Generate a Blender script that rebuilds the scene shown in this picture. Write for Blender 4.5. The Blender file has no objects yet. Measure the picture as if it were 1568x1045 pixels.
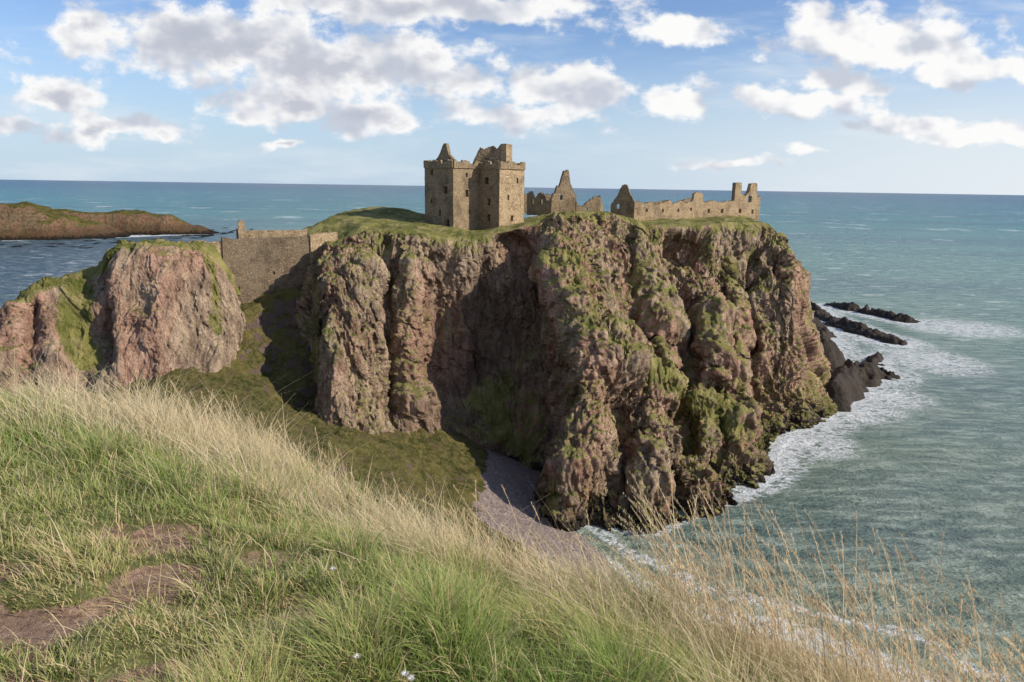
import bpy, bmesh, math, numpy as np
from mathutils import Matrix, Vector
rng = np.random.default_rng(7)
scene = bpy.context.scene
EYE = 55.0

# ------------------------------------------------------------------ noise
def _h(ix, iy, iz, seed):
    with np.errstate(over='ignore'):
        n = (ix.astype(np.uint32)*np.uint32(374761393) + iy.astype(np.uint32)*np.uint32(668265263)
             + iz.astype(np.uint32)*np.uint32(2147483647 & 1274126177) + np.uint32(seed*97531+11))
        n = (n ^ (n >> np.uint32(13)))*np.uint32(1274126177)
        n = (n ^ (n >> np.uint32(16)))*np.uint32(2246822519)
        n = n ^ (n >> np.uint32(15))
    return n.astype(np.float64)/4294967295.0
def vnoise(p, seed=0):
    f = np.floor(p); i = f.astype(np.int64); t = p-f
    t = t*t*t*(t*(t*6-15)+10)
    x, y, z = i[..., 0], i[..., 1], i[..., 2]
    u, v, w = t[..., 0], t[..., 1], t[..., 2]
    def H(a, b, c): return _h(x+a, y+b, z+c, seed)
    x00 = H(0,0,0)*(1-u)+H(1,0,0)*u; x10 = H(0,1,0)*(1-u)+H(1,1,0)*u
    x01 = H(0,0,1)*(1-u)+H(1,0,1)*u; x11 = H(0,1,1)*(1-u)+H(1,1,1)*u
    return ((x00*(1-v)+x10*v)*(1-w)+(x01*(1-v)+x11*v)*w)*2-1
def fbm(p, o=4, seed=0, g=.5):
    a = 1; s = 0; n = 0
    for k in range(o):
        s = s+a*vnoise(p*(2.03**k)+k*17.3, seed+k); n += a; a *= g
    return s/n
def ridged(p, o=4, seed=0, g=.5):
    a = 1; s = 0; n = 0
    for k in range(o):
        s = s+a*(1-2*np.abs(vnoise(p*(2.03**k)+k*17.3, seed+k))); n += a; a *= g
    return s/n
def sstep(a, b, x):
    t = np.clip((x-a)/(b-a), 0, 1); return t*t*(3-2*t)

# ------------------------------------------------------------------ mesh helpers
def mesh_from(name, V, quads, tris=None, smooth=True, mat=None, attrs=None, parent=None):
    me = bpy.data.meshes.new(name)
    V = np.asarray(V, dtype=np.float32).reshape(-1, 3)
    quads = np.asarray(quads, dtype=np.int32).reshape(-1, 4)
    tris = np.zeros((0, 3), np.int32) if tris is None else np.asarray(tris, dtype=np.int32).reshape(-1, 3)
    me.vertices.add(len(V)); me.vertices.foreach_set("co", V.ravel())
    nl = quads.size+tris.size
    me.loops.add(nl)
    me.loops.foreach_set("vertex_index", np.concatenate([quads.ravel(), tris.ravel()]))
    npoly = len(quads)+len(tris)
    me.polygons.add(npoly)
    ls = np.concatenate([np.arange(len(quads))*4, quads.size+np.arange(len(tris))*3]).astype(np.int32)
    me.polygons.foreach_set("loop_start", ls)
    me.polygons.foreach_set("use_smooth", np.full(npoly, smooth))
    me.update(calc_edges=True)
    if attrs:
        for k, a in attrs.items():
            a = np.asarray(a, dtype=np.float32)
            if a.ndim == 1:
                at = me.attributes.new(k, 'FLOAT', 'POINT'); at.data.foreach_set("value", a)
            else:
                at = me.attributes.new(k, 'FLOAT_COLOR', 'POINT')
                at.data.foreach_set("color", np.concatenate([a, np.ones((len(a), 1), np.float32)], 1).ravel())
    if mat: me.materials.append(mat)
    ob = bpy.data.objects.new(name, me); scene.collection.objects.link(ob)
    if parent: ob.parent = parent
    return ob
def grid_quads(nu, nv, flip=False):
    i, j = np.meshgrid(np.arange(nu-1), np.arange(nv-1), indexing='ij')
    a = i*nv+j; b = (i+1)*nv+j; c = (i+1)*nv+j+1; d = i*nv+j+1
    q = np.stack([a, b, c, d], -1).reshape(-1, 4)
    return q[:, ::-1] if flip else q
def grid_normals(P):
    du = np.gradient(P, axis=0); dv = np.gradient(P, axis=1)
    n = np.cross(du, dv); n = n/(np.linalg.norm(n, axis=-1, keepdims=True)+1e-9)
    return -n if n[..., 2].mean() < 0 else n
def empty(name):
    e = bpy.data.objects.new(name, None); scene.collection.objects.link(e); return e
def catmull(C, t):
    n = C.shape[0]; i = np.clip(np.floor(t).astype(int), 0, n-2); f = (t-i)
    f = f.reshape((-1,)+(1,)*(C.ndim-1))
    p0 = C[np.clip(i-1, 0, n-1)]; p1 = C[i]; p2 = C[i+1]; p3 = C[np.clip(i+2, 0, n-1)]
    return .5*((2*p1)+(-p0+p2)*f+(2*p0-5*p1+4*p2-p3)*f*f+(-p0+3*p1-3*p2+p3)*f**3)
def seg_dist(x, y, pts):
    best = np.full(x.shape, 1e9); sgn = np.ones(x.shape); par = np.zeros(x.shape)
    for k in range(len(pts)-1):
        ax, ay = pts[k][:2]; bx, by = pts[k+1][:2]
        dx, dy = bx-ax, by-ay; L2 = dx*dx+dy*dy
        t = np.clip(((x-ax)*dx+(y-ay)*dy)/L2, 0, 1)
        d = np.hypot(x-ax-t*dx, y-ay-t*dy); cr = dx*(y-ay)-dy*(x-ax)
        m = d < best
        best = np.where(m, d, best); sgn = np.where(m, np.sign(cr), sgn); par = np.where(m, k+t, par)
    return best, sgn, par
def dist3(P, pts):
    best = np.full(P.shape[:2], 1e9)
    for a, bq in zip(pts[:-1], pts[1:]):
        a = np.array(a, float); bq = np.array(bq, float); ab = bq-a
        t_ = np.clip(((P-a)@ab)/(ab@ab), 0, 1); best = np.minimum(best, np.linalg.norm(P-a-t_[..., None]*ab, axis=-1))
    return best

# ------------------------------------------------------------------ node helpers
class NT:
    def __init__(s, tree): s.t = tree; s.n = tree.nodes; s.l = tree.links
    def new(s, typ, **kw):
        nd = s.n.new(typ)
        for k, v in kw.items(): setattr(nd, k, v)
        return nd
    def put(s, sock, v):
        if isinstance(v, bpy.types.NodeSocket): s.l.new(v, sock)
        elif isinstance(v, (tuple, list)) and len(v) == 3 and sock.type == 'RGBA': sock.default_value = (*v, 1)
        else: sock.default_value = v
    def m(s, op, a, b=0.0, c=0.0, clamp=False):
        nd = s.new('ShaderNodeMath', operation=op); nd.use_clamp = clamp
        s.put(nd.inputs[0], a); s.put(nd.inputs[1], b); s.put(nd.inputs[2], c); return nd.outputs[0]
    def vm(s, op, a, b=(0, 0, 0), scale=None):
        nd = s.new('ShaderNodeVectorMath', operation=op); s.put(nd.inputs[0], a); s.put(nd.inputs[1], b)
        if scale is not None: s.put(nd.inputs['Scale'], scale)
        return nd.outputs['Value'] if op in ('LENGTH', 'DOT_PRODUCT', 'DISTANCE') else nd.outputs[0]
    def noise(s, vec, scale, detail=4, rough=.55, dist=0.0, col=False):
        nd = s.new('ShaderNodeTexNoise'); s.put(nd.inputs['Vector'], vec); nd.inputs['Scale'].default_value = scale
        nd.inputs['Detail'].default_value = detail; nd.inputs['Roughness'].default_value = rough
        nd.inputs['Distortion'].default_value = dist
        return nd.outputs['Color'] if col else nd.outputs['Fac']
    def vor(s, vec, scale, feature='F1'):
        nd = s.new('ShaderNodeTexVoronoi', feature=feature); s.put(nd.inputs['Vector'], vec)
        nd.inputs['Scale'].default_value = scale; return nd
    def mix(s, f, a, b, bt='MIX'):
        nd = s.new('ShaderNodeMix', data_type='RGBA', blend_type=bt)
        s.put(nd.inputs[0], f); s.put(nd.inputs[6], a); s.put(nd.inputs[7], b); return nd.outputs[2]
    def ss(s, a, b, x):
        nd = s.new('ShaderNodeMapRange', interpolation_type='SMOOTHSTEP')
        s.put(nd.inputs['Value'], x); s.put(nd.inputs['From Min'], a); s.put(nd.inputs['From Max'], b)
        return nd.outputs[0]
    def attr(s, name, col=False):
        nd = s.new('ShaderNodeAttribute'); nd.attribute_name = name
        return nd.outputs['Color'] if col else nd.outputs['Fac']
    def pos(s): return s.new('ShaderNodeNewGeometry').outputs['Position']
    def xyz(s, v):
        nd = s.new('ShaderNodeSeparateXYZ'); s.put(nd.inputs[0], v); return nd.outputs
    def comb(s, x, y, z):
        nd = s.new('ShaderNodeCombineXYZ')
        for i, v in enumerate((x, y, z)): s.put(nd.inputs[i], v)
        return nd.outputs[0]
    def bump(s, h, strength, dist, normal=None):
        nd = s.new('ShaderNodeBump'); nd.inputs['Strength'].default_value = strength
        nd.inputs['Distance'].default_value = dist; s.put(nd.inputs['Height'], h)
        if normal is not None: s.put(nd.inputs['Normal'], normal)
        return nd.outputs[0]
def newmat(name):
    m = bpy.data.materials.new(name); m.use_nodes = True
    t = NT(m.node_tree); b = m.node_tree.nodes['Principled BSDF']
    b.inputs['Roughness'].default_value = .9; b.inputs['Specular IOR Level'].default_value = .12
    return m, t, b

# ------------------------------------------------------------------ materials
def grass_colour(t, p, mid):
    g = t.mix(t.ss(.35, .68, t.noise(p, .2, 4)), (.13, .14, .034), (.31, .28, .09))
    return t.mix(t.m('MULTIPLY', t.ss(.45, .68, mid), .8), g, (.40, .32, .15))
def rock_material(name, tint=(1, 1, 1), wet=True):
    m, t, b = newmat(name); p = t.pos(); x = t.xyz(p)
    squash = t.comb(x[0], x[1], t.m('MULTIPLY', x[2], .35))
    big = t.noise(squash, .09, 3); mid = t.noise(squash, .5, 5, .65); fine = t.noise(p, 2.2, 5, .78)
    c = t.mix(t.ss(.3, .7, mid), (.20, .138, .096), (.54, .40, .275))
    c = t.mix(t.ss(.42, .60, big), c, t.mix(t.ss(.3, .7, mid), (.27, .145, .10), (.60, .375, .26)))
    c = t.mix(t.m('MULTIPLY', t.ss(.53, .70, fine), .65), c, (.68, .55, .40))
    c = t.mix(t.m('MULTIPLY', t.ss(.47, .32, fine), .75), c, (.065, .045, .032))
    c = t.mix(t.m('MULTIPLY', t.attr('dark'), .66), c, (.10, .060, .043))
    gn = t.noise(p, .8, 5, .72)
    if wet:
        zn = t.m('ADD', x[2], t.m('MULTIPLY', t.m('SUBTRACT', mid, .5), -14.0))
        li = t.m('MULTIPLY', t.m('MULTIPLY', t.ss(9.0, 5.0, zn), t.ss(1.5, 4.0, zn)), t.ss(.48, .62, gn))
        c = t.mix(t.m('MULTIPLY', li, .6), c, (.36, .22, .06))
        c = t.mix(t.m('MULTIPLY', t.ss(4.5, 1.4, zn), .9), c, (.025, .022, .020))
    ga = t.m('ADD', t.attr('grass'), t.m('MULTIPLY', t.m('SUBTRACT', gn, .5), 1.3))
    gm = t.ss(.41, .64, ga)
    c = t.mix(gm, c, grass_colour(t, p, mid))
    if tint != (1, 1, 1): c = t.mix(1.0, c, tint, 'MULTIPLY')
    t.put(b.inputs['Base Color'], c)
    h = t.m('ADD', t.m('MULTIPLY', mid, 1.1), t.m('MULTIPLY', fine, .6))
    t.put(b.inputs['Normal'], t.bump(h, 1.0, .95))
    return m
def masonry_material(name, tint):
    m, t, b = newmat(name); p = t.pos(); x = t.xyz(p)
    q = t.comb(x[0], x[1], t.m('MULTIPLY', x[2], 1.7))
    v = t.vor(q, 2.1); e = t.vor(q, 2.1, 'DISTANCE_TO_EDGE').outputs[0]
    vc = t.xyz(v.outputs['Color'])[0]
    c = t.mix(vc, (.23, .165, .10), (.45, .335, .205))
    c = t.mix(t.ss(.35, .7, t.noise(t.comb(x[0], x[1], t.m('MULTIPLY', x[2], .3)), .5, 4, .65)), c, (.38, .295, .19))
    c = t.mix(t.m('MULTIPLY', t.ss(.45, .68, t.noise(p, .35, 5, .7)), .7), c, (.14, .10, .068))
    c = t.mix(t.m('MULTIPLY', t.ss(.09, .0, e), .5), c, (.10, .075, .05))
    c = t.mix(1.0, c, tint, 'MULTIPLY')
    t.put(b.inputs['Base Color'], c)
    t.put(b.inputs['Normal'], t.bump(t.m('ADD', t.ss(0, .15, e), vc), .7, .12))
    return m
M_rock = rock_material('rock_cliff')
M_isle = rock_material('island_rock', (.40, .38, .31))
M_reef, t, b = newmat('wet_rock')
p = t.pos()
t.put(b.inputs['Base Color'], t.mix(t.noise(p, .8, 5), (.012, .011, .010), (.09, .065, .045)))
t.put(b.inputs['Normal'], t.bump(t.noise(p, .8, 6, .7), .9, 1.0)); b.inputs['Roughness'].default_value = .6
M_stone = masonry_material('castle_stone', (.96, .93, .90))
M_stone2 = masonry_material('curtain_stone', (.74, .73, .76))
M_stone3 = masonry_material('pale_sunlit_stone', (1.35, 1.30, 1.24))  # lightened castle stone; on sun-facing walls the sunlight is put into the tint

M_land, t, b = newmat('coastal_grassland'); p = t.pos()
c = t.mix(t.ss(.38, .62, t.noise(p, .16, 5, .65)), (.060, .075, .016), (.17, .155, .042))
c = t.mix(t.m('MULTIPLY', t.ss(.42, .60, t.noise(p, .9, 6, .8)), .8), c, (.27, .21, .085))
c = t.mix(t.m('MULTIPLY', t.ss(.52, .64, t.noise(p, .30, 6, .75)), .7), c, (.16, .11, .07))
vv = t.vor(p, 2.6)
peb = t.mix(t.xyz(vv.outputs['Color'])[0], (.24, .185, .16), (.56, .45, .40))
peb = t.mix(t.ss(.35, .7, t.noise(p, .25, 4)), peb, (.36, .28, .245))
bm = t.ss(.42, .58, t.m('ADD', t.attr('beach'), t.m('MULTIPLY', t.m('SUBTRACT', t.noise(p, .5, 5), .5), .9)))
rk = t.mix(t.noise(p, .8, 6, .7), (.07, .05, .04), (.34, .24, .18))
rm = t.ss(.42, .6, t.m('ADD', t.attr('rock'), t.m('MULTIPLY', t.m('SUBTRACT', t.noise(p, .7, 6, .7), .5), .8)))
c = t.mix(rm, c, rk)
t.put(b.inputs['Base Color'], t.mix(bm, c, peb))
t.put(b.inputs['Normal'], t.bump(t.m('ADD', t.noise(p, 1.2, 6, .78), t.m('MULTIPLY', vv.outputs[0], .2)), 1.0, 1.2))

M_soil, t, b = newmat('turf_soil'); p = t.pos()
c = t.mix(t.ss(.3, .7, t.noise(p, 9, 6, .7)), (.10, .105, .03), (.26, .26, .09))
sc = t.mix(t.ss(.3, .7, t.noise(p, 14, 6, .75)), (.20, .12, .08), (.48, .32, .22))
t.put(b.inputs['Base Color'], t.mix(t.ss(.35, .6, t.m('ADD', t.attr('soil'), t.m('MULTIPLY', t.m('SUBTRACT', t.noise(p, 12, 4), .5), .4))), c, sc))
t.put(b.inputs['Normal'], t.bump(t.noise(p, 25, 6, .7), .9, .05))

def blade_material(name, transl=.42):
    m = bpy.data.materials.new(name); m.use_nodes = True; t = NT(m.node_tree); t.n.clear()
    col = t.attr('Col', True)
    d = t.new('ShaderNodeBsdfDiffuse'); t.put(d.inputs[0], col)
    tr = t.new('ShaderNodeBsdfTranslucent'); t.put(tr.inputs[0], col)
    mx = t.new('ShaderNodeMixShader'); mx.inputs[0].default_value = transl
    t.l.new(d.outputs[0], mx.inputs[1]); t.l.new(tr.outputs[0], mx.inputs[2])
    o = t.new('ShaderNodeOutputMaterial'); t.l.new(mx.outputs[0], o.inputs[0]); return m
M_blade = blade_material('grass_blades')

# ------------------------------------------------------------------ main headland
cols = [
 [(-42,172,46),(-47,174,36),(-50,176,24),(-53,178,14),(-56,180,6),(-60,184,0)],
 [(-46,157,45),(-48,156,41),(-50,156,37),(-52,156,33),(-54,156,28),(-56,158,20)],
 [(-38.0,149,44),(-37.4,145,41),(-36.8,139.5,37),(-36.0,134.5,31),(-35.2,129,25),(-34.6,125,12)],
 [(-33.1,141,43.6),(-32.9,132,38.7),(-32.4,127,34),(-31.6,122.5,28.6),(-30.2,118.5,20.5),(-29.6,115,6)],
 [(-28.8,146,46.1),(-27.0,137,39.5),(-26.3,131,33),(-26.8,125.5,23.3),(-26.4,120.5,16),(-26,117,3)],
 [(-24,147,46.1),(-24,140.5,39),(-23.3,136.5,30),(-22.7,132,21.5),(-22.2,128,12.5),(-22,124,2)],
 [(-20.5,148,46.1),(-19.8,141,37),(-19.3,137,28),(-18.9,133.5,20.2),(-17.8,129,10.5),(-17.8,125,-1)],
 [(-11.5,150,44.8),(-11.2,148.5,36),(-11.1,147.5,26),(-10.9,145,15.9),(-8.7,137,5),(-8,130,-2)],
 [(-2.2,152,45.7),(-1.6,152.5,37),(-1.3,152.5,27),(-.4,149,14.2),(1.1,139,3),(2,130,-3)],
 [(3.5,155,47.5),(4.5,150,40),(5.5,148,29),(6,143,17),(6,130,5),(4.5,120,-2)],
 [(7.4,158,49),(8.5,146,41.5),(12,136,29.8),(14.5,129,22),(11.3,118.5,11.8),(7.2,112.5,-.5)],
 [(14,164,49.3),(14.5,151,41.3),(17,140,30.4),(19,129.5,20.2),(14.5,117,10),(11,111,-1)],
 [(21.4,170,49.4),(22,160,39.3),(22.5,150,28),(22.2,136,17.8),(18.1,121,8.9),(16.2,111.5,-1)],
 [(33.9,172,46.6),(31.4,163,37),(33.4,154,26.4),(29.5,138,16),(25.4,122,7.2),(23.6,111,-1)],
 [(40,177,46.3),(38,174,35),(39,164,22),(35,147,12),(30.5,127,5),(30,115,-1)],
 [(46.6,180,46.4),(46.4,177,36),(45.5,160,22.8),(40.1,143,12.2),(36,126,5.2),(35,117.5,-1)],
 [(52,186,46.8),(50,180,34),(50,170,20),(45,153,9.5),(42,137,4),(43,129,-1)],
 [(58,192,46.8),(56,183,33),(54.3,170,20.9),(48.6,153,9.8),(46,138.5,5),(48.6,132,-1)],
 [(67,199,46.5),(61,193,33.5),(58.6,184,18.2),(56,173,7),(54,161,3),(55.4,152,-1)],
 [(70,200,45),(68,188,33.5),(66.5,180,20),(65.5,174,9),(65,169,3),(65,164,-1)],
 [(71.5,202,43.1),(73,191,33.6),(73.2,185,21),(74,178,9),(74.5,174,3),(74,170,-1)],
 [(73,222,43),(80,218,33),(84,214,21),(87,208,9),(89,204,3),(91,200,-1)],
 [(70,255,43),(80,258,32),(86,260,20),(92,262,9),(95,264,3),(97,266,-1)],
 [(40,270,44),(42,280,32),(44,286,20),(46,292,9),(47,296,3),(48,300,-1)],
]
C = np.array([[list(q) for q in c] for c in cols], float)
seg_n = [20,30,50,80,65,60,70,85,85,65,80,70,85,90,75,75,70,70,65,55,50,25,12]
tu = np.concatenate([k+np.arange(n)/n for k, n in enumerate(seg_n)]+[[len(cols)-1.0]])
NV = 360; tv = np.linspace(0, 5, NV)
R = catmull(C, tu)
R = np.swapaxes(catmull(np.swapaxes(R, 0, 1), tv), 0, 1)
def plateau(x, y):
    g = lambda cx, cy, sx, sy: np.exp(-((x-cx)/sx)**2-((y-cy)/sy)**2)
    return (46.6+2.6*g(14, 172, 12, 12)+3.0*g(-32, 176, 12, 14)-1.0*g(-8, 163, 9, 9)+.9*g(60, 215, 25, 14)
            + .45*fbm(np.stack([x*.12, y*.12, x*0], -1), 4, 5))
rim = R[:, :1, :]
A0, A1 = np.array([-20., 190.]), np.array([45., 228.])
dd = A1-A0; tt = np.clip(((rim[..., :2]-A0)@dd)/(dd@dd), 0, 1)[..., None]
ctr = A0+tt*dd
NTOP = 110
w = np.linspace(1, 0, NTOP, endpoint=False)[None, :, None]**1.7
TOP = np.zeros((R.shape[0], NTOP, 3)); TOP[..., :2] = rim[..., :2]*(1-w)+ctr*w
pz = plateau(TOP[..., 0], TOP[..., 1]); bl = sstep(0, .22, w[..., 0])
TOP[..., 2] = rim[..., 2]*(1-bl)+pz*bl
P = np.concatenate([TOP, R], 1)
vv_ = np.concatenate([np.zeros(NTOP), np.linspace(0, 1, NV)])[None, :]
CARVE = [
 ([(60,190,38),(58,180,18),(54,166,4)],2.6,9), ([(38,175,41),(47,177,38)],3.8,9), ([(2,151,42),(4,147,25),(4,130,4)],4.0,5),
 ([(27,162,37),(28,150,24)],3.4,8.5), ([(36,152,18),(33,133,8)],2.8,5), ([(50,176,32),(47,160,12)],2.4,6), ([(-24,140,41),(-22.5,130,15)],2.2,3.8),
 ([(-15.5,147,41),(-15,139,14)],2.0,3), ([(70,190,38),(70.5,180,12)],1.8,4.5), ([(64,192,30),(61,178,8)],1.6,4.5), ([(-6,151,38),(-6,147,16)],2.0,3),
 ([(17,158,38),(20,148,33),(29,152,26),(38,154,21)],2.8,5.5), ([(14,126,15),(13,116,5)],2.0,4), ([(21,130,14),(20,116,4)],1.8,3.5), ([(43,140,9),(40,126,2)],2.0,4),
 ([(-28,137,36),(-27.5,126,20)],1.2,2), ([(55,184,40),(52,176,28)],2.0,4),
 ([(9,144,39),(14,130,22.5),(10,117,10)],3.0,-3.5), ([(14,137,28),(20,135,22),(28,139,16.5),(37,143,12.5),(46,143,6)],3.2,-4.5), ([(27,130,11),(24,118,4)],2.4,-3),
 ([(46,165,26),(43,152,17)],3.0,-3.5), ([(54,174,26),(48,150,9)],2.4,-3.4),
 ([(64,186,26),(60,170,6)],2.4,-3.2), ([(-20,141,40),(-18.5,131,16)],2.4,-2.4), ([(-11,149,38),(-11,145,16)],2.0,-2)]
def rockify(P, cl, amp=1.0, carve=(), var=None):
    n = grid_normals(P)
    sq = P*np.array([1, 1, .32])
    warp = np.stack([fbm(sq*.09+31, 3, 41), fbm(sq*.09+57, 3, 42), fbm(sq*.09+83, 3, 43)], -1)*5
    var = 1.0 if var is None else var
    for pts, r_, dp in carve:
        d = dist3(P+warp*.45, pts); P = P-n*(cl*dp*np.exp(-(d/r_)**2))[..., None]
    n = grid_normals(P)
    mod = .55+.8*sstep(-.4, .4, fbm(P*.06, 2, 88))
    s2 = sq+warp
    d = 2.2*ridged(s2*.07, 2, 1)+1.8*ridged(s2*.17, 3, 9)
    flute = ridged((P*np.array([1, 1, .15])+warp*.5)*.34, 4, 71, .6)
    P1 = P+n*(amp*var*cl*(d+1.0*mod*flute-.7))[..., None]
    n2 = grid_normals(P1)
    q = P1*np.array([1, 1, .45])
    bz = fbm(q*.30+warp*.3, 4, 21, .5)*3.4
    stp = np.floor(bz)+sstep(.80, 1.0, bz-np.floor(bz))
    d2 = .55*stp+.6*mod*ridged(q*.55+warp*.2, 5, 25, .62)+.20*ridged(P1*1.5, 3, 30, .6)
    return P1+n2*((amp*(.4+.6*var)*cl+.10*(1-cl))*d2)[..., None]
cl = sstep(-.004, .07, vv_+0*P[..., 0])
cl = np.where(vv_ <= 0, 0.0, cl)
bayx = np.exp(-((P[..., 0]+6)/12)**2)
P = rockify(P, cl, 1.0, CARVE, 1-.5*bayx)
edgeT = (1-w[..., 0])
P[:, :NTOP, 2] += (.30*fbm(P[:, :NTOP]*.5, 4, 77)+.35*ridged(P[:, :NTOP]*.22, 3, 79)*sstep(.3, .9, edgeT))*(1-sstep(.97, 1.0, edgeT))
nn = grid_normals(P); slope = nn[..., 2]
smn = fbm(P*.05, 3, 61); smn2 = fbm(P*.16, 3, 64)
gx_ = sstep(-2, 14, P[..., 0])
gr = sstep(.38-.05*gx_, .74-.08*gx_, slope+.28*smn+.18*smn2-.16*bayx)*.85
gr = np.maximum(gr, sstep(.15, .02, vv_+.12*smn2+.08*smn)*sstep(-.1, .35, slope)*.75)
gr = np.where(vv_ < .001, np.clip(1.0-.3*sstep(.2, .6, smn2), 0, 1), gr)
strips = [([(9,148,40),(13,138,32),(19,134,25),(27,138,19),(36,142,14),(45,143,7)],4.6,.62), ([(44,180,45),(52,180,37),(57,186,34)],4.0,.25),
 ([(13,129,20),(12,122,13)],2.8,.4), ([(29,165,39),(33,160,30)],2.4,.2), ([(8,114,4),(9.5,117,9)],2.4,.5), ([(46,158,19),(42,146,11)],2.8,.35), ([(-36,134,36),(-35,126,20)],3,.3),
 ([(-26,145,45),(-27,139,40)],2.2,.2), ([(-14,150,44),(-8,150,41)],1.8,.2), ([(62,196,42),(66,192,30)],2.2,.2), ([(-3,146,14),(2,136,5)],4,.45)]
for pts, rad_, base_ in strips:
    st = sstep(rad_*1.5, rad_*.6, dist3(P+smn2[..., None]*3.5, pts)); gr = np.maximum(gr, st*(base_+(.95-base_)*sstep(-.1, .4, slope)))
dark = np.clip(bayx*sstep(40, 30, P[..., 2]+4*smn2)*.85+sstep(.05, -.45, slope)*.8, 0, 1)  # shade of the bay and overhangs, painted into the rock colour
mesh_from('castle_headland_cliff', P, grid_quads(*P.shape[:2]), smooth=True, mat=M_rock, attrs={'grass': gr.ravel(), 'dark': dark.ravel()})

# ------------------------------------------------------------------ western rock fin
fin = [
 [(-51,133,34),(-49,129,30),(-47,123,22)],
 [(-53.4,131,40.2),(-51.2,127,34.5),(-49.0,121.5,24.5)],
 [(-56,128.5,43.2),(-53.8,122,35.2),(-53,116.5,25.5)],
 [(-61,125,43.6),(-57.9,119,36),(-57.4,114,27)],
 [(-66.2,123,43.2),(-63.4,118,36.2),(-62.5,113,26.5)],
 [(-68.8,122,42.0),(-66.4,119,36.2),(-65.3,112.5,26)],
 [(-71.0,123,38.6),(-69.9,120,34.3),(-68.0,113,25.5)],
 [(-74.2,120,37.6),(-73.6,116,32.8),(-72.4,111,25.8)],
 [(-78,117,36.4),(-79,115,32.0),(-76.5,110,25.0)],
 [(-83,116,32.0),(-83.3,114,28),(-82.2,110.5,23)],
 [(-88,116,22),(-88.5,114,18),(-88,110,12)],
]
F = []
for a, m_, f in fin:
    a, m_, f = map(np.array, (a, m_, f))
    F.append([a+np.array([-2, 20, -40]), a+np.array([-1, 11, -20]), a+np.array([-.5, 5.5, -1.0]), a+np.array([0, 2.5, .3]), a, m_, f, f+np.array([1, -4, -16])])
F = np.array(F, float)
tu = np.linspace(0, len(fin)-1, 640); tv = np.concatenate([np.linspace(0, 3, 80), np.linspace(3, 7, 300)[1:]])
Rf = np.swapaxes(catmull(np.swapaxes(catmull(F, tu), 0, 1), tv), 0, 1)
clf = np.clip(np.abs(tv[None, :]-3.3)/.9, .06, 1)+0*Rf[..., 0]
Rf = rockify(Rf, clf, .5, [([(-70.0,122,41),(-68.2,116,33),(-66.3,112,28)],1.7,4.2), ([(-77,117,34),(-75.5,112,27)],1.5,2)])
nn = grid_normals(Rf)
g = sstep(.62, .9, nn[..., 2]+.1*fbm(Rf*.1, 3, 3))*.8
g = np.maximum(g, sstep(3.6, 1.6, dist3(Rf, [(-72,120,37),(-71,116,32),(-67.5,113,27.5)])))
g = np.maximum(g, .75*sstep(2.4, .8, dist3(Rf, [(-54,129,41),(-51,123,30)])))
g = np.where(tv[None, :] < 4.0, np.maximum(g, .9), g)
mesh_from('rock_fin', Rf, grid_quads(*Rf.shape[:2]), mat=M_rock, attrs={'grass': g.ravel(), 'dark': (0*g).ravel()})

# ------------------------------------------------------------------ mainland, valley, beach
ctrl = np.array([
 (7,109,1),(-10,113,7.4),(-3,109,3.8),(12,99,1.2),(10,106,.8),(18,88,.8),(17,82,2),(22,89,-.5),(18,103,-1),(25,98,-3),(34,84.5,-.5),
 (48,74,-.5),(62,63,-.5),(45,92,-4),(75,72,-4),(29,75,2.5),(44,64,2.5),(58,53,3),(15,73,6),(4,84,8),(-5,95,8),(10,50,20),(0,30,34),
 (-10,60,24),(-12,90,13),(-14,108,11),(-22,109,15),(-30,100,20),(-42,117,22),(-40,90,24),(-30,60,32),(-60,90,25),(-60,50,34),
 (-30,30,39),(-85,60,31),(25,50,12),(40,40,7),(20,25,28),(15,32,26),(30,15,25),(50,30,6),(65,20,3),(80,40,-3),(60,-10,5),(35,-10,30),
 (-50,131.5,33),(-38,139.5,35),(-44,133,28),(-45,145,38),(-50,152,30),(-60,162,8),(-70,180,-4),(-45,168,20),(-62,118,24),(-75,112,17),(-85,110,8),
 (-97,105,0),(-98,85,6),(-105,130,-4),(-82,138,-3),(-110,95,-3),(-120,60,5),(-28,124,12),(-18,130,11),(-9,133,7),(1,129,3.5),(-38,121,17),(-43,125,21),
 (0,117,3.4),(6,116,.8),(0,150,-2),(-20,150,8),(-36,152,28),(30,130,-4),(60,120,-5),(90,160,-6),(-32,115,16.5),(-22,118,12.5),(-12,122,8.5)], float)
XY = ctrl[:, :2]; n = len(ctrl)
K = np.hypot(XY[:, None, 0]-XY[None, :, 0], XY[:, None, 1]-XY[None, :, 1])
A = np.zeros((n+3, n+3)); A[:n, :n] = K; A[:n, n] = 1; A[:n, n+1:] = XY; A[n, :n] = 1; A[n+1:, :n] = XY.T
sol = np.linalg.solve(A, np.concatenate([ctrl[:, 2], [0, 0, 0]]))
def rbf(x, y):
    out = sol[n]+sol[n+1]*x+sol[n+2]*y
    for k in range(n): out = out+sol[k]*np.sqrt((x-XY[k, 0])**2+(y-XY[k, 1])**2+.5)
    return out
EDGE = [(-60,16),(-30,12),(-14,9.6),(-7,9.0),(-3.7,8.2),(-2.0,6.6),(-.72,5.2),(.64,4.08),(1.42,3.45),(2.15,2.8),(2.9,1.9),(3.9,0),(6,-6),(10,-20)]
def edge_sd(x, y):
    d, s, _ = seg_dist(x, y, EDGE); return d*s
def near_h(x, y):
    e = edge_sd(x, y)
    base = EYE-1.62-.105*y-.03*x
    base = base+.12*fbm(np.stack([x*.55, y*.55, x*0], -1), 4, 90)
    base = base-.50*sstep(-1.7, .1, e)
    ep = np.maximum(e, 0)
    return base-ep*1.35-.4*ep**2
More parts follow.
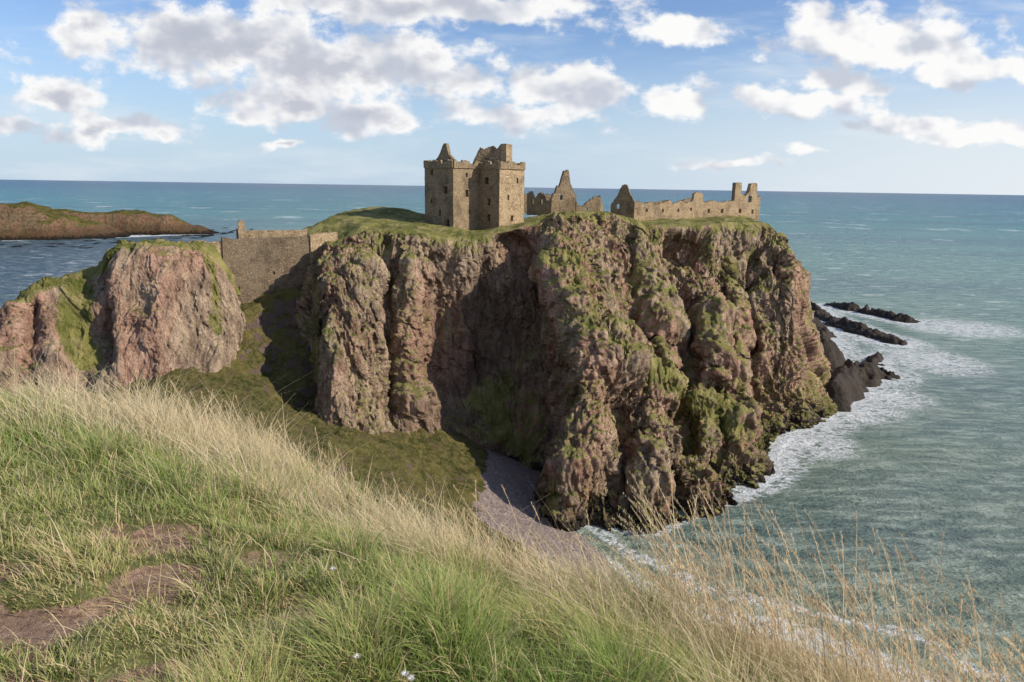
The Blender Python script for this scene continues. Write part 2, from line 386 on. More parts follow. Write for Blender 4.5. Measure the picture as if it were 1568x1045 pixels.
def land_h(x, y): return np.maximum(rbf(x, y), near_h(x, y))
gx = np.arange(-125, 95, .45); gy = np.arange(-22, 178, .45)
X, Y = np.meshgrid(gx, gy, indexing='ij')
Z = land_h(X, Y)
e = edge_sd(X, Y)
pz = np.stack([X, Y, Z], -1)
Z = Z+(2.0*fbm(pz*.10, 4, 51)+1.0*ridged(pz*.28, 4, 52, .6))*sstep(.5, 8, e)*sstep(2, 9, Z)+.35*fbm(pz*.6, 4, 53, .65)*sstep(.5, 8, e)
Z = np.where((X > -17) & (X < 8) & (Y > -6) & (Y < 14), np.minimum(Z-.35, Z), Z)
pz = np.stack([X, Y, Z], -1); ln = grid_normals(pz)
beach = sstep(6.8, 4.6, Z+1.5*fbm(pz*.15, 3, 59))*sstep(-20, -11, X)
rock = sstep(.70, .52, ln[..., 2])*sstep(1.0, 6.0, e)
mesh_from('mainland_hillside', pz, grid_quads(*X.shape), mat=M_land, attrs={'beach': beach.ravel(), 'rock': rock.ravel()})
gx = np.arange(-16, 7, .06); gy = np.arange(-5, 13, .06)
X, Y = np.meshgrid(gx, gy, indexing='ij')
SOIL = [(-1.98,3.9,.34),(-1.72,3.25,.32),(-2.15,2.72,.36),(-.9,2.95,.24),(-2.5,3.3,.16),(-1.55,4.35,.18),(-1.2,2.3,.22),(-2.9,3.6,.2),(-1.25,3.6,.20),(-1.75,2.2,.24)]
def soil_mask(x, y):
    s = np.zeros_like(x)
    for cx, cy, r in SOIL:
        s = np.maximum(s, sstep(1.3, .5, np.hypot(x-cx, (y-cy)*1.2)/r+.8*fbm(np.stack([x*6, y*6, x*0], -1), 3, 12)))
    return s
def turf_h(x, y):
    q = np.stack([x, y, x*0], -1)
    return near_h(x, y)+.04*fbm(q*3, 3, 15)-.05*soil_mask(x, y)
Z = turf_h(X, Y)
mesh_from('clifftop_turf', np.stack([X, Y, Z], -1), grid_quads(*X.shape), mat=M_soil, attrs={'soil': soil_mask(X, Y).ravel()})

# ------------------------------------------------------------------ grass
def blades(roots, h, w, lean, bend, cb, ct, seg=3):
    N = len(roots); ang = rng.uniform(0, np.pi, N)
    side = np.stack([np.cos(ang), np.sin(ang), np.zeros(N)], -1)
    ts = np.linspace(0, 1, seg+1); V = []; Cc = []
    for k, t_ in enumerate(ts):
        c_ = roots+np.stack([lean[:, 0]*h*(bend*t_**1.8), lean[:, 1]*h*(bend*t_**1.8), h*(t_-.35*bend*t_**2.2)], -1)
        col = cb*(1-t_)+ct*t_
        if k < seg:
            wd = (w*(1-t_)**.6)[:, None]*.5
            V += [c_-side*wd, c_+side*wd]; Cc += [col, col]
        else: V += [c_]; Cc += [col]
    nvb = 2*seg+1
    V = np.stack(V, 1); Cc = np.stack(Cc, 1)
    base = (np.arange(N)*nvb)[:, None]
    q = [base+np.array([[2*k, 2*k+1, 2*k+3, 2*k+2]]) for k in range(seg-1)]
    Q = np.concatenate(q, 0); T = base+np.array([[2*seg-2, 2*seg-1, 2*seg]])
    return V.reshape(-1, 3), Q, T, Cc.reshape(-1, 3)
def merge(parts):
    V, Q, T, Cc = [], [], [], []; o = 0
    for v, q, t_, c_ in parts:
        V.append(v); Q.append(q+o); T.append(t_+o); Cc.append(c_); o += len(v)
    return np.concatenate(V), np.concatenate(Q), np.concatenate(T), np.concatenate(Cc)
NT_ = 25000
r = 1.25*np.exp(rng.uniform(0, np.log(12/1.25), NT_)); th = rng.uniform(-1.05, 1.05, NT_)
tx, ty = r*np.sin(th), r*np.cos(th)
te = edge_sd(tx, ty); keep = (te < .35)
tx, ty, te, r = tx[keep], ty[keep], te[keep], r[keep]
q2 = np.stack([tx, ty, tx*0], -1)
nz1 = fbm(q2*.9, 3, 101); nz2 = fbm(q2*2.3, 3, 111); nz3 = fbm(q2*5.5, 2, 121)
straw = np.exp(-((te+.30)/.55)**2)*sstep(-.45, .25, nz2+.4*nz1+.05)
straw = np.maximum(straw, 1.1*np.exp(-(((tx+2.9)/1.5)**2+((ty-7.1)/1.2)**2)))
straw = np.maximum(straw, np.exp(-(((tx+1.6)/.8)**2+((ty-5.6)/.7)**2))*sstep(-.4, .2, nz2))
straw = np.maximum(straw, np.exp(-(((tx+6.5)/2.5)**2+((ty-8.4)/.8)**2))*sstep(-.3, .3, nz2))
straw = np.maximum(straw, np.exp(-(((tx-1.75)/.8)**2+((ty-2.5)/.8)**2))*sstep(-.4, .2, nz2+.1))
straw = np.clip(straw*(1-.25*sstep(-.2, .6, tx)*sstep(1.6, 1.0, tx)), 0, 1)
soilv = soil_mask(tx, ty)
ok = rng.random(len(tx)) > soilv*.93
tx, ty, te, r, straw, nz1, nz2, nz3 = [a[ok] for a in (tx, ty, te, r, straw, nz1, nz2, nz3)]
nb = 15
ix = np.repeat(np.arange(len(tx)), nb); N = len(ix)
rad = (.045+.02*r[ix])*np.sqrt(rng.random(N)); aa = rng.uniform(0, 2*np.pi, N)
bx, by = tx[ix]+rad*np.cos(aa), ty[ix]+rad*np.sin(aa)
bz = turf_h(bx, by)-.01
worn = np.exp(-(((bx+1.9)/1.15)**2+((by-3.1)/1.2)**2))
isS = rng.random(N) < straw[ix]*.75+.03
lush = sstep(-.15, .45, nz2)[ix]; clump = sstep(-.3, .5, nz3)[ix]
h = np.where(isS, rng.uniform(.18, .50, N), (rng.uniform(.05, .12, N)+.13*lush+.08*sstep(-1.6, -.4, te)[ix])*(.5+.9*clump)*(1-.6*worn))
h *= .8+.4*rng.random(N)
h = np.where(isS, h*(.65+.6*clump), h)
h = np.where(isS & (straw[ix] < .2), h*.45, h)
h = np.where(isS & (bx < -2), h*1.3, h)
wd = np.where(isS, rng.uniform(.003, .0058, N), rng.uniform(.0035, .0075, N))*(.75+.09*r[ix])
wind = np.array([-.55, .25])
lean = np.stack([np.cos(aa), np.sin(aa)], -1)*.9+wind*(.5+nz1[ix][:, None])+rng.normal(0, .4, (N, 2))
bend = rng.uniform(.25, .95, N)
g1 = np.array([.12, .20, .035]); g2 = np.array([.37, .49, .135]); y1 = np.array([.62, .61, .25]); dry = np.array([.80, .61, .34])
mixv = np.clip(.46+.85*nz1[ix]+.35*worn+rng.normal(0, .22, N), 0, 1)[:, None]
cb = g1*(1-mixv)+np.array([.24, .26, .08])*mixv; ct = g2*(1-mixv)+y1*mixv
old = rng.random(N) < .12+.3*worn
cb[old] = dry*.7; ct[old] = dry
scol = np.array([1.0, .82, .52])*(.74+.30*rng.random(N))[:, None]
cb = np.where(isS[:, None], scol*.64+np.array([0, .01, 0]), cb); ct = np.where(isS[:, None], np.minimum(scol, 1.0), ct)
V, Q, T, Cc = blades(np.stack([bx, by, bz], -1), h, wd, lean, bend, cb, ct)
mesh_from('clifftop_grass', V, Q, T, smooth=False, mat=M_blade, attrs={'Col': Cc})
parts = []
NS = 1400
sx = np.concatenate([rng.uniform(.9, 3.5, 1000), rng.uniform(-6, .9, NS-1000)])
yedge = np.interp(sx, [q[0] for q in EDGE[:12]], [q[1] for q in EDGE[:12]])
sy = yedge-rng.uniform(-.35, .7, NS)
okk = sy > .8; sx, sy = sx[okk], sy[okk]; NS = len(sx)
sh = np.where(sx > .9, .42+.75*rng.random(NS)**1.4, rng.uniform(.3, .72, NS)); sz = turf_h(sx, sy)
ln_ = np.stack([-.5+rng.normal(0, .25, NS), .1+rng.normal(0, .25, NS)], -1); bd = rng.uniform(.25, .85, NS)
sc_ = np.array([1.0, .80, .52])*(.62+.38*rng.random(NS))[:, None]
rt = np.stack([sx, sy, sz], -1)
parts.append(blades(rt, sh, np.full(NS, .0058), ln_, bd, sc_*.85, sc_, 6))
nh = 38
k_ = np.repeat(np.arange(NS), nh); M = len(k_)
t_ = rng.uniform(.78, 1.0, M)
hp = rt[k_]+np.stack([ln_[k_, 0]*sh[k_]*bd[k_]*t_**1.8, ln_[k_, 1]*sh[k_]*bd[k_]*t_**1.8, sh[k_]*(t_-.35*bd[k_]*t_**2.2)], -1)
a_ = rng.uniform(0, 6.28, M)
parts.append(blades(hp, rng.uniform(.012, .03, M), np.full(M, .0038), np.stack([np.cos(a_), np.sin(a_)], -1)*.6-np.array([.3, 0]), np.full(M, .7),
                    sc_[k_]*.9, sc_[k_]*1.0, 2))
V, Q, T, Cc = merge(parts)
mesh_from('seeding_grass_stalks', V, Q, T, smooth=False, mat=M_blade, attrs={'Col': Cc})
M_pet, t, b = newmat('white_petals'); b.inputs['Base Color'].default_value = (.8, .74, .74, 1)
parts = []
for cx, cy in [(-.37,2.35),(-.345,2.33),(-.56,2.42),(-.84,3.2)]:
    N = 90; a_ = rng.uniform(0, 6.28, N); el = rng.uniform(.0, 1.3, N); cz = float(turf_h(np.array([cx]), np.array([cy]))[0])+.11
    rt = np.array([cx, cy, cz])+np.stack([np.cos(a_)*.003, np.sin(a_)*.003, rng.uniform(0, .006, N)], -1)
    parts.append(blades(rt, .007+.006*el, np.full(N, .004), np.stack([np.cos(a_), np.sin(a_)], -1)*1.3, np.full(N, .9), np.ones((N, 3)), np.ones((N, 3)), 2))
V, Q, T, Cc = merge(parts)
mesh_from('clover_flowers', V, Q, T, smooth=False, mat=M_pet)

# ------------------------------------------------------------------ sea
SHORE = [(9,106),(13,100.5),(17.5,94.5),(22,88),(34,83.5),(48,73.5),(62,63),(80,52)]
CLF = [(16,111),(24,110),(33,118),(45,128),(49,133),(56,150),(66,164),(75,170),(92,200),(97,225)]
REEF = [([(84,184,7),(99,208,7),(111,221,3)],7),([(97,222,9),(110,258,6),(122,294,4)],7),([(141,352,4),(137,318,3.5),(138,292,3.5),(143,267,2)],6),([(157,353,3),(166,330,3.5),(172,313,2.5)],5),([(118,232,2.2),(124,242,2.2)],3)]
rr = 45*np.exp(np.linspace(0, np.log(45000/45), 620)); an = np.linspace(math.radians(-80), math.radians(80), 950)
RR, AN = np.meshgrid(rr, an, indexing='ij')
X = RR*np.sin(AN); Y = RR*np.cos(AN)
d1, s1, _ = seg_dist(X, Y, SHORE)
wob = fbm(np.stack([X*.12, Y*.12, X*0], -1), 3, 200)
foam = .98*np.exp(-((d1+2.0*wob)/3.0)**2)+.5*np.exp(-((d1-8+3*wob)/2.0)**2)*(s1 > 0)
d2, _, _ = seg_dist(X, Y, CLF); pw = sstep(112, 145, Y)
foam = np.maximum(foam, (.45+.52*pw)*np.exp(-(d2/(2.2+6*pw))**1.3))
d4 = np.minimum(np.hypot(X-66, Y-156), np.hypot(X-90, Y-182)); foam = np.maximum(foam, .68*np.exp(-(d4/13)**2))
for pts, wdt in REEF:
    d3, _, _ = seg_dist(X, Y, pts); foam = np.maximum(foam, .98*np.exp(-(d3/(wdt*2.1))**1.6))
foam = np.maximum(foam, .64*np.exp(-(((X-187)/30)**2+((Y-300)/26)**2)))
foam = np.maximum(foam, .66*np.exp(-(((X-140)/20)**2+((Y-240)/27)**2)))
foam = np.maximum(foam, .68*np.exp(-(((X-102)/15)**2+((Y-194)/15)**2)))
ISL = [(-720,640),(-560,650),(-470,668),(-400,720),(-360,770),(-338,792)]
d5, _, _ = seg_dist(X, Y, ISL); foam = np.maximum(foam, .9*np.exp(-((d5-4)/9)**2))
M_sea, t, b = newmat('sea_water'); p = t.pos(); x = t.xyz(p)
flat = t.comb(x[0], x[1], 0.0)
D = t.vm('LENGTH', flat); L = t.m('LOGARITHM', D, 10.0)
cr = t.new('ShaderNodeValToRGB'); t.put(cr.inputs[0], t.m('DIVIDE', t.m('SUBTRACT', L, 1.8), 2.6))
els = cr.color_ramp.elements
stops = [(0, (.31, .35, .22)), (.14, (.28, .345, .235)), (.26, (.19, .31, .235)), (.38, (.11, .28, .24)), (.52, (.05, .235, .235)), (.66, (.028, .185, .22)), (.78, (.016, .115, .175)), (1, (.010, .05, .12))]
els[0].position = 0; els[0].color = (*stops[0][1], 1); els[1].position = 1; els[1].color = (*stops[-1][1], 1)
for s_, c_ in stops[1:-1]:
    e_ = els.new(s_); e_.color = (*c_, 1)
big = t.noise(t.vm('MULTIPLY', flat, (.5, 1.6, 1)), .004, 3, .6)
c = t.mix(t.m('MULTIPLY', t.ss(.42, .60, big), .5), cr.outputs[0], (.02, .105, .165))
br = t.m('DIVIDE', x[0], D)
navy = t.m('MULTIPLY', t.ss(-.25, -.42, br), t.m('MULTIPLY', t.ss(1500., 650., D), t.ss(90., 160., D)))
c = t.mix(t.m('MULTIPLY', navy, .88), c, (.015, .055, .12))
nwarp = t.vm('SCALE', t.noise(flat, .05, 2, col=True), scale=2.0)
st1 = t.noise(t.vm('ADD', t.vm('MULTIPLY', flat, (.10, .36, 1)), nwarp), 1.0, 6, .72)
near_w = t.ss(1800., 120., D)
c = t.mix(t.m('MULTIPLY', t.ss(.48, .64, st1), t.m('MULTIPLY', near_w, .65)), c, (.52, .60, .48))
c = t.mix(t.m('MULTIPLY', t.ss(.50, .37, st1), .55), c, (.04, .10, .095))
wcn = t.noise(t.vm('MULTIPLY', flat, (.045, .10, 1)), 1.0, 5, .72)
wc = t.m('MULTIPLY', t.ss(.59, .64, wcn), t.m('MULTIPLY', t.ss(150., 400., D), t.m('MULTIPLY', t.ss(1500., 700., D), .75)))
wcn2 = t.noise(t.vm('MULTIPLY', flat, (.010, .011, 1)), 1.0, 5, .72)
wc = t.m('MAXIMUM', wc, t.m('MULTIPLY', t.ss(.59, .64, wcn2), t.m('MULTIPLY', t.m('MULTIPLY', t.ss(600., 1200., D), t.ss(9000., 3000., D)), .7)))
fn = t.noise(t.vm('ADD', t.vm('MULTIPLY', flat, (.28, .42, 1)), nwarp), 1.0, 7, .72)
rid = t.m('ABSOLUTE', t.m('SUBTRACT', fn, .5)); lace = t.ss(.09, .0, rid)
fa = t.attr('foam')
fm = t.ss(.52, .9, t.m('ADD', t.m('ADD', fa, t.m('MULTIPLY', t.m('SUBTRACT', fn, .5), .9)), t.m('MULTIPLY', lace, t.m('MULTIPLY', t.ss(.03, .4, fa), .5))))
fm = t.m('MAXIMUM', fm, wc)
c = t.mix(t.m('MULTIPLY', t.ss(.04, .5, fa), .35), c, (.40, .48, .37))
c = t.mix(fm, c, (.84, .86, .84))
t.put(b.inputs['Base Color'], c)
t.put(b.inputs['Roughness'], t.m('ADD', .28, t.m('MULTIPLY', fm, .5)))
b.inputs['IOR'].default_value = 1.33; b.inputs['Specular IOR Level'].default_value = .4
hh = t.m('ADD', t.m('MULTIPLY', st1, 2.2), t.m('MULTIPLY', t.noise(flat, .8, 4, .65), .6))
t.put(b.inputs['Normal'], t.bump(hh, 1.0, 1.7))
mesh_from('sea', np.stack([X, Y, X*0], -1), grid_quads(*X.shape), mat=M_sea, attrs={'foam': np.clip(foam, 0, 1).ravel()})

# ------------------------------------------------------------------ reef rocks
gx = np.arange(76, 186, .5); gy = np.arange(174, 372, .6)
X, Y = np.meshgrid(gx, gy, indexing='ij'); q = np.stack([X, Y, X*0], -1)
Z = np.full(X.shape, -4.)
for pts, wdt in REEF:
    d, _, par = seg_dist(X, Y, pts); hz = np.interp(par, range(len(pts)), [a[2] for a in pts])
    dn = d*(1+.6*fbm(q*.14, 3, 140))
    Z = np.maximum(Z, hz*(1.15-(dn/wdt)**1.3*1.3)-1)
Z = Z+(2.4*ridged(q*.13+fbm(q*.1, 2, 3)[..., None], 4, 150)+.9*fbm(q*.7, 3, 151)-.5)*(Z > -3.5)-.3
mesh_from('sea_rocks', np.stack([X, Y, Z], -1), grid_quads(*X.shape), mat=M_reef)

# ------------------------------------------------------------------ distant headland
gx = np.arange(-900, -310, 2.0); gy = np.arange(600, 900, 2.0)
X, Y = np.meshgrid(gx, gy, indexing='ij'); q = np.stack([X, Y, X*0], -1)
d, s, par = seg_dist(X, Y, [(-900,690),(-560,700),(-470,712),(-425,730)])
hz = np.interp(par, [0, 1, 1.6, 2, 3], [33, 32, 37, 38, 18])
n1 = fbm(q*.02, 4, 160)
Z1 = hz*sstep(54, 6, d+20*n1)**.9*(.94+.2*n1)
d, s, par = seg_dist(X, Y, [(-480,755),(-400,785),(-348,802)])
Z2 = np.interp(par, [0, 1, 1.6, 2], [25, 24, 20, 8])*sstep(30, 8, d+12*n1)**.7
Z = np.maximum(Z1, Z2)-1+3.2*ridged(q*.045, 4, 165)-1
nn = grid_normals(np.stack([X, Y, Z], -1)); g = sstep(.68, .86, nn[..., 2]+.2*n1)*sstep(7, 15, Z)
mesh_from('distant_headland', np.stack([X, Y, Z], -1), grid_quads(*X.shape), mat=M_isle, attrs={'grass': g.ravel(), 'dark': (sstep(14, 6, Z)*.8).ravel()})

# ------------------------------------------------------------------ masonry
def masonry(name, p0, p1, z0, profile, holes=(), th=.9, cell=.3, mat=M_stone, parent=None, rag=.12, caps=True, off=0.0):
    p0 = np.array(p0, float); p1 = np.array(p1, float); d = p1-p0; L_ = np.linalg.norm(d); d /= L_
    nrm = np.array([d[1], -d[0]])
    p0 = p0+nrm*off
    n_ = max(2, int(math.ceil(L_/cell))); s = np.linspace(0, L_, n_+1)
    top = np.interp(s, [a for a, _ in profile], [b_ for _, b_ in profile])+rag*rng.uniform(-1, 1, n_+1)
    nz = int(math.ceil(top.max()/cell)); V = []
    zz = np.minimum(np.arange(nz+1)[None, :]*cell, top[:, None])+z0
    jit = rng.normal(0, .02, (n_+1, nz+1))
    for dep in (0, -th):
        xy = p0[None, None]+d[None, None]*s[:, None, None]+nrm*(dep+jit[..., None])
        V.append(np.concatenate([xy, zz[..., None]], -1).reshape(-1, 3))
    V = np.concatenate(V); nf = (n_+1)*(nz+1)
    pres = np.zeros((n_, nz), bool)
    for i in range(n_):
        mt = max(top[i], top[i+1]); sc = (s[i]+s[i+1])/2
        for k in range(nz):
            zc = (k+.5)*cell
            pres[i, k] = k*cell < mt-.02 and not any(abs(sc-hx) < hw/2 and abs(zc-hzz) < hh_/2 for hx, hzz, hw, hh_ in holes)
    id_ = lambda i, k, bk: i*(nz+1)+k+bk*nf
    Q = []
    P_ = lambda i, k: 0 <= i < n_ and 0 <= k < nz and pres[i, k]
    for i in range(n_):
        for k in range(nz):
            if not pres[i, k]: continue
            Q.append((id_(i,k,0), id_(i+1,k,0), id_(i+1,k+1,0), id_(i,k+1,0)))
            Q.append((id_(i,k,1), id_(i,k+1,1), id_(i+1,k+1,1), id_(i+1,k,1)))
            if not P_(i, k+1): Q.append((id_(i,k+1,0), id_(i+1,k+1,0), id_(i+1,k+1,1), id_(i,k+1,1)))
            if k > 0 and not P_(i, k-1): Q.append((id_(i,k,0), id_(i,k,1), id_(i+1,k,1), id_(i+1,k,0)))
            if (caps or i > 0) and not P_(i-1, k): Q.append((id_(i,k,0), id_(i,k+1,0), id_(i,k+1,1), id_(i,k,1)))
            if (caps or i < n_-1) and not P_(i+1, k): Q.append((id_(i+1,k,0), id_(i+1,k,1), id_(i+1,k+1,1), id_(i+1,k+1,0)))
    return mesh_from(name, V, Q, smooth=False, mat=mat, parent=parent)

keep_e = empty('castle_keep')
z0 = 43.0; H = 16.6
kA, kD, kE, kC, kB, kR = (-3.2,160), (2.2,166.4), (-9.1,175.9), (-19.6,163.4), (-12.9,157.8), (-7.8,163.9)
f = lambda h=H: [(0, h), (40, h)]
masonry('east_wall', kA, kD, z0, f(), [(4.4,5.2,.8,1.2),(3.0,9.6,.7,1.0),(6.0,13.2,.7,1.0)], 1.2, parent=keep_e, caps=False, mat=M_stone3, rag=.05)  # lighter stone copy paints the sun onto this side of the keep
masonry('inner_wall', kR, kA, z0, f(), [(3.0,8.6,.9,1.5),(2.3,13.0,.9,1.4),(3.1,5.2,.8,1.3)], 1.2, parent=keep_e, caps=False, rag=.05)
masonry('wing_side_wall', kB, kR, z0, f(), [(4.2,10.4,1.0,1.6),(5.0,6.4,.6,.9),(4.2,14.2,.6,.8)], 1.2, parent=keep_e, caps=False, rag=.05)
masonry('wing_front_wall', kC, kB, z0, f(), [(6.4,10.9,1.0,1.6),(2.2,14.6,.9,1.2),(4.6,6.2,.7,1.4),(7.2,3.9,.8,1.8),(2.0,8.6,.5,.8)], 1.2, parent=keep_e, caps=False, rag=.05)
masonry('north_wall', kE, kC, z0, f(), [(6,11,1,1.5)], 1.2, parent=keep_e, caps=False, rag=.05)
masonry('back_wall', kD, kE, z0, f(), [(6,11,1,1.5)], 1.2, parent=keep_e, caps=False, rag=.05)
for nm, a, b_ in (('a', kA, kD), ('b', kR, kA), ('c', kB, kR), ('d', kC, kB), ('e', kE, kC), ('g', kD, kE)):
    L_ = math.dist(a, b_)
    pr = [(0, 1.5), (L_*.3, 1.2), (L_*.32, 1.6), (L_*.6, 1.5), (L_*.62, .9), (L_*.8, 1.0), (L_*.83, 1.7), (L_, 1.5)]
    masonry('parapet_'+nm, a, b_, z0+H-1.0, pr, (), .5, parent=keep_e, off=.28, rag=.16)
masonry('wing_gable', (-17.6,163.4), (-12.4,159.2), 59.2, [(0,.6),(1.4,1.8),(2.4,3.6),(3.1,4.6),(3.8,4.6),(4.4,2.2),(6.7,.6)], (), .8, parent=keep_e)
masonry('hall_gable', (-9.4,165.6), (-1.4,165.2), 59.0, [(0,.6),(1.0,2.8),(1.8,4.4),(2.6,3.7),(4.0,4.5),(4.2,3.0),(5.2,3.6),(6.2,4.9),(7.4,4.9),(8,.8)], [(3.3,1.4,.9,1.4)], .9, parent=keep_e)
masonry('chimney_stack', (-1.9,164.2), (-.6,165.9), 59.0, [(0,5.0),(3,5.0)], (), 1.5, parent=keep_e, rag=.06, mat=M_stone3)
masonry('hall_back_gable', (-8.0,170.5), (-.8,168.5), 59.0, [(0,1.6),(2.0,4.6),(3.2,4.9),(4.6,3.6),(7.5,2.2)], (), .8, parent=keep_e)
bm = bmesh.new(); vs = [bm.verts.new((x_, y_, 57.8)) for x_, y_ in (kA, kD, kE, kC, kB, kR)]  # unseen slab added inside the keep to block light and darken the windows
for v in vs: v.co.x += (-8.5-v.co.x)*.06; v.co.y += (167-v.co.y)*.06
bm.faces.new(vs); me = bpy.data.meshes.new('light_block_slab'); bm.to_mesh(me); bm.free(); me.materials.append(M_stone2)
o = bpy.data.objects.new('light_block_slab', me); scene.collection.objects.link(o); o.parent = keep_e

ru = empty('ruined_chapel')
masonry('gable_wall', (9.2,183), (15.5,185.5), 48, [(0,4),(.6,5.6),(1,5.4),(1.5,7.2),(2,7.0),(2.6,8.8),(3.2,10.8),(4.6,11.1),(4.8,8.4),(5.6,6.6),(6.8,4.2)], [(2.4,4.6,.9,1.2)], .9, parent=ru, rag=.25)
masonry('side_wall', (15.5,185.5), (12.5,192), 48, [(0,5),(3,4.6),(7,4.8)], [(3,3,1,1.2)], .8, parent=ru, rag=.25)
masonry('return_wall', (3.2,187), (9.2,183), 48, [(0,5.2),(1.2,5.9),(2.2,3.8),(3.6,5.6),(4.6,5.4),(5.4,3.2),(7.2,4)], [(1.6,3.4,.9,1.2),(4.2,3.4,.9,1.2)], .8, parent=ru, rag=.3)
masonry('low_outbuilding', (15.2,181.5), (21.2,183), 47, [(0,4.5),(1,3.4),(2.2,3.8),(4.4,5.6),(6.2,6.0)], [(2.6,2.6,.7,.9)], .8, parent=ru, rag=.25)
masonry('outbuilding_end', (21.2,183), (22.5,188), 47, [(0,6.0),(2,4.6),(5.2,3.6)], (), .8, parent=ru, rag=.2)
masonry('far_wall', (2,196), (12,199), 48, [(0,4.6),(3,5.6),(4,4),(7,5.2),(10.4,4.2)], [(5,3,1,1.4)], .8, parent=ru, rag=.3)
rg = empty('ruined_palace_range')
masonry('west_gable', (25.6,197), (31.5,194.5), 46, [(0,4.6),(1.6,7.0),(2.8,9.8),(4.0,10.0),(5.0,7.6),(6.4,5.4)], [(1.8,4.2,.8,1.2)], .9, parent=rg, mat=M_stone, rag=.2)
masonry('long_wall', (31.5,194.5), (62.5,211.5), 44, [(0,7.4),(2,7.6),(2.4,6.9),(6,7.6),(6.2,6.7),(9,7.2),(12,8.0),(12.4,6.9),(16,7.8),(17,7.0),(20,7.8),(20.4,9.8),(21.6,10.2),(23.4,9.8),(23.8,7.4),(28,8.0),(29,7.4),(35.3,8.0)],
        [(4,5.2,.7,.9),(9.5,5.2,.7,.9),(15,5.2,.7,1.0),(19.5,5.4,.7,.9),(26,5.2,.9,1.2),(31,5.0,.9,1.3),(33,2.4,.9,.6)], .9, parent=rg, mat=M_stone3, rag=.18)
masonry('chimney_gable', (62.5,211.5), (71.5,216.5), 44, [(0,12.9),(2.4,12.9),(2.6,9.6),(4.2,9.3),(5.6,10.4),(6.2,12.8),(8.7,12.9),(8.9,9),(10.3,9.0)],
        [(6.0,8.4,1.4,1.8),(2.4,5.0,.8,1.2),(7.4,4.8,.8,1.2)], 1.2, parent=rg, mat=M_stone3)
masonry('east_return', (71.5,216.5), (68.5,226), 44, [(0,9.5),(2,8),(6,7.4),(10,6)], [(4,4.6,.9,1.2)], .9, parent=rg)
masonry('courtyard_wall', (38,206), (56,217), 45, [(0,6),(6,6.8),(8,5.6),(14,7.4),(21,6.4)], [(5,4,.8,1.2)], .8, parent=rg)

cw = empty('curtain_wall')
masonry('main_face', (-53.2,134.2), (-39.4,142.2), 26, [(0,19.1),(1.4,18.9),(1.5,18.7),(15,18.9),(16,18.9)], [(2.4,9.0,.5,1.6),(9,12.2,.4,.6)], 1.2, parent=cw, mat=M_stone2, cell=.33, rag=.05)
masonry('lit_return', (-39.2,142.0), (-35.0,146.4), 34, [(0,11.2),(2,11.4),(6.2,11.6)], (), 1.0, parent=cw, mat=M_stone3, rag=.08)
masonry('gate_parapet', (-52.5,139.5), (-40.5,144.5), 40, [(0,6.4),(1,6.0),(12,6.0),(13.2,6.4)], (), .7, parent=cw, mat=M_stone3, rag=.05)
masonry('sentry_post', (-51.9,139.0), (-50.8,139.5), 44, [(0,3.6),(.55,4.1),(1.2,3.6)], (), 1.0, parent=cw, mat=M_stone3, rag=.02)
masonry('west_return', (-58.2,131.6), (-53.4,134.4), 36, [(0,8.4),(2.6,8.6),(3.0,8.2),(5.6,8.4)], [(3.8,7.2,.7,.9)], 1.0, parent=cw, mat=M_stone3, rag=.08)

# ------------------------------------------------------------------ light & sky
sun_dir = Vector((.975, -.22, 0)).normalized(); EL = math.radians(31)
sd = Vector((sun_dir.x*math.cos(EL), sun_dir.y*math.cos(EL), math.sin(EL)))
sl = bpy.data.lights.new('sun', 'SUN'); sl.energy = 5.0; sl.angle = math.radians(.53); sl.color = (1, .92, .80)
so = bpy.data.objects.new('sun', sl); scene.collection.objects.link(so)
so.rotation_euler = sd.to_track_quat('Z', 'Y').to_euler()

wld = bpy.data.worlds.new('World'); scene.world = wld; wld.use_nodes = True
g = t = NT(wld.node_tree); t.n.clear()
sky = t.new('ShaderNodeTexSky', sky_type='NISHITA'); sky.sun_disc = False; sky.sun_elevation = EL
sky.sun_rotation = math.atan2(sun_dir.x, sun_dir.y); sky.altitude = 50; sky.air_density = 1.0; sky.dust_density = .4; sky.ozone_density = 2.0
BL = [(-.385,.175,.22,.050,1.05),(-.224,.150,.17,.058,1.05),(-.30,.103,.12,.026,1),(-.207,.086,.08,.020,.9),(-.12,.228,.26,.030,1),(-.60,.105,.08,.026,.9),
 (-.56,.064,.13,.016,.75),(.073,.128,.105,.033,1),(0,.088,.11,.022,.85),(.217,.108,.055,.024,1),(.209,.193,.07,.020,.9),(.471,.19,.15,.042,1),
 (.361,.116,.095,.022,1),(.585,.155,.11,.018,.9),(.514,.090,.10,.013,.85),(.63,.08,.10,.016,.9),(.387,.052,.03,.008,.8),(.28,.036,.07,.006,.6),
 (-.304,.05,.035,.008,.7),(-.07,.135,.09,.022,.8),(.42,.145,.08,.022,.9),(0.1,.5,.5,.1,1)]
dr = t.new('ShaderNodeTexCoord').outputs['Generated']; s_ = t.xyz(dr)
ay = t.m('MAXIMUM', t.m('ABSOLUTE', s_[1]), .02)
pv = t.comb(t.m('DIVIDE', s_[0], ay), t.m('DIVIDE', s_[2], ay), 0.0)
wp = g.vm('ADD', pv, g.vm('SCALE', g.vm('SUBTRACT', g.noise(pv, 13, 3, .55, col=True), (.5, .5, .5)), scale=.06))
acc = None
for (u, v, ru_, rv_, am) in BL:
    q = g.vm('MULTIPLY', g.vm('SUBTRACT', wp, (u, v, 0)), (1/ru_/1.22, 1/rv_/1.22, 0))
    val = g.m('MULTIPLY_ADD', g.vm('LENGTH', q), -am, am)
    acc = val if acc is None else g.m('MAXIMUM', acc, val)
acc = g.m('MAXIMUM', acc, -.6)
na = g.noise(g.vm('MULTIPLY', pv, (1, 1.5, 1)), 15, 8, .58)
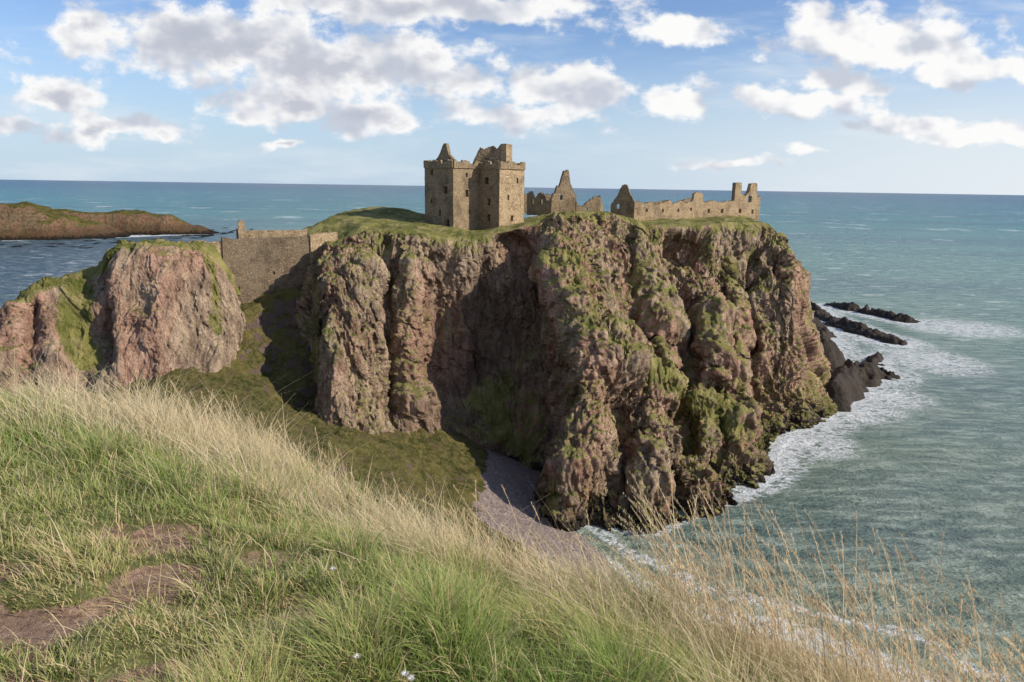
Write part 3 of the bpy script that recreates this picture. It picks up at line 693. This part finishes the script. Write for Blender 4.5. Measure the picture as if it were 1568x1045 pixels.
def sh_(off): return g.noise(g.vm('MULTIPLY', g.vm('ADD', pv, off), (1, 1.4, 1)), 11, 3, .5)
na2, nb_ = sh_((0, 0, 0)), sh_((.012, .020, 0))
dn = g.m('MULTIPLY_ADD', g.m('SUBTRACT', na, .5), 2.3, g.m('ADD', acc, -.03))
alpha = t.m('MULTIPLY', t.ss(.0, .45, dn), t.ss(.0, .02, s_[2]))
lit = t.ss(-.15, .08, t.m('ADD', t.m('SUBTRACT', na2, nb_), t.m('MULTIPLY', t.m('SUBTRACT', na, .5), .3)))
ccol = t.mix(lit, (.58, .62, .71), (.98, .975, .97))
ccol = t.mix(t.m('MULTIPLY', t.ss(.35, 1.0, dn), t.m('MULTIPLY', t.ss(.2, -.2, t.xyz(pv)[0]), .85)), ccol, (.48, .51, .60))
skyc = t.mix(1.0, sky.outputs[0], (.11, .12, .145), 'MULTIPLY')
haze = t.ss(.20, .0, s_[2])
skyc = t.mix(t.m('MULTIPLY', haze, .85), skyc, (.52, .67, .83))
skyc = t.mix(t.m('MULTIPLY', t.ss(-.1, .7, t.xyz(pv)[0]), t.m('MULTIPLY', haze, .8)), skyc, (.84, .885, .92))
skyc = t.mix(t.m('MULTIPLY', t.ss(.45, .72, g.noise(g.vm('MULTIPLY', pv, (.5, 2.6, 1)), 8, 5, .6)), .45), skyc, (.80, .85, .89))
fin_c = t.mix(alpha, skyc, ccol)
bg = t.new('ShaderNodeBackground'); t.put(bg.inputs[0], fin_c); bg.inputs[1].default_value = 1.0
out = t.new('ShaderNodeOutputWorld'); t.l.new(bg.outputs[0], out.inputs[0])

# ------------------------------------------------------------------ camera
cam = bpy.data.cameras.new('camera'); co = bpy.data.objects.new('camera', cam); scene.collection.objects.link(co)
cam.sensor_width = 36; cam.lens = 25.71; cam.clip_start = .05; cam.clip_end = 80000
co.matrix_world = Matrix.Translation((0, 0, EYE)) @ Matrix.Rotation(math.radians(90-11.95), 4, 'X') @ Matrix.Rotation(.0153, 4, 'Z')
scene.camera = co
scene.view_settings.view_transform = 'Standard'; scene.view_settings.look = 'None'; scene.view_settings.exposure = 0
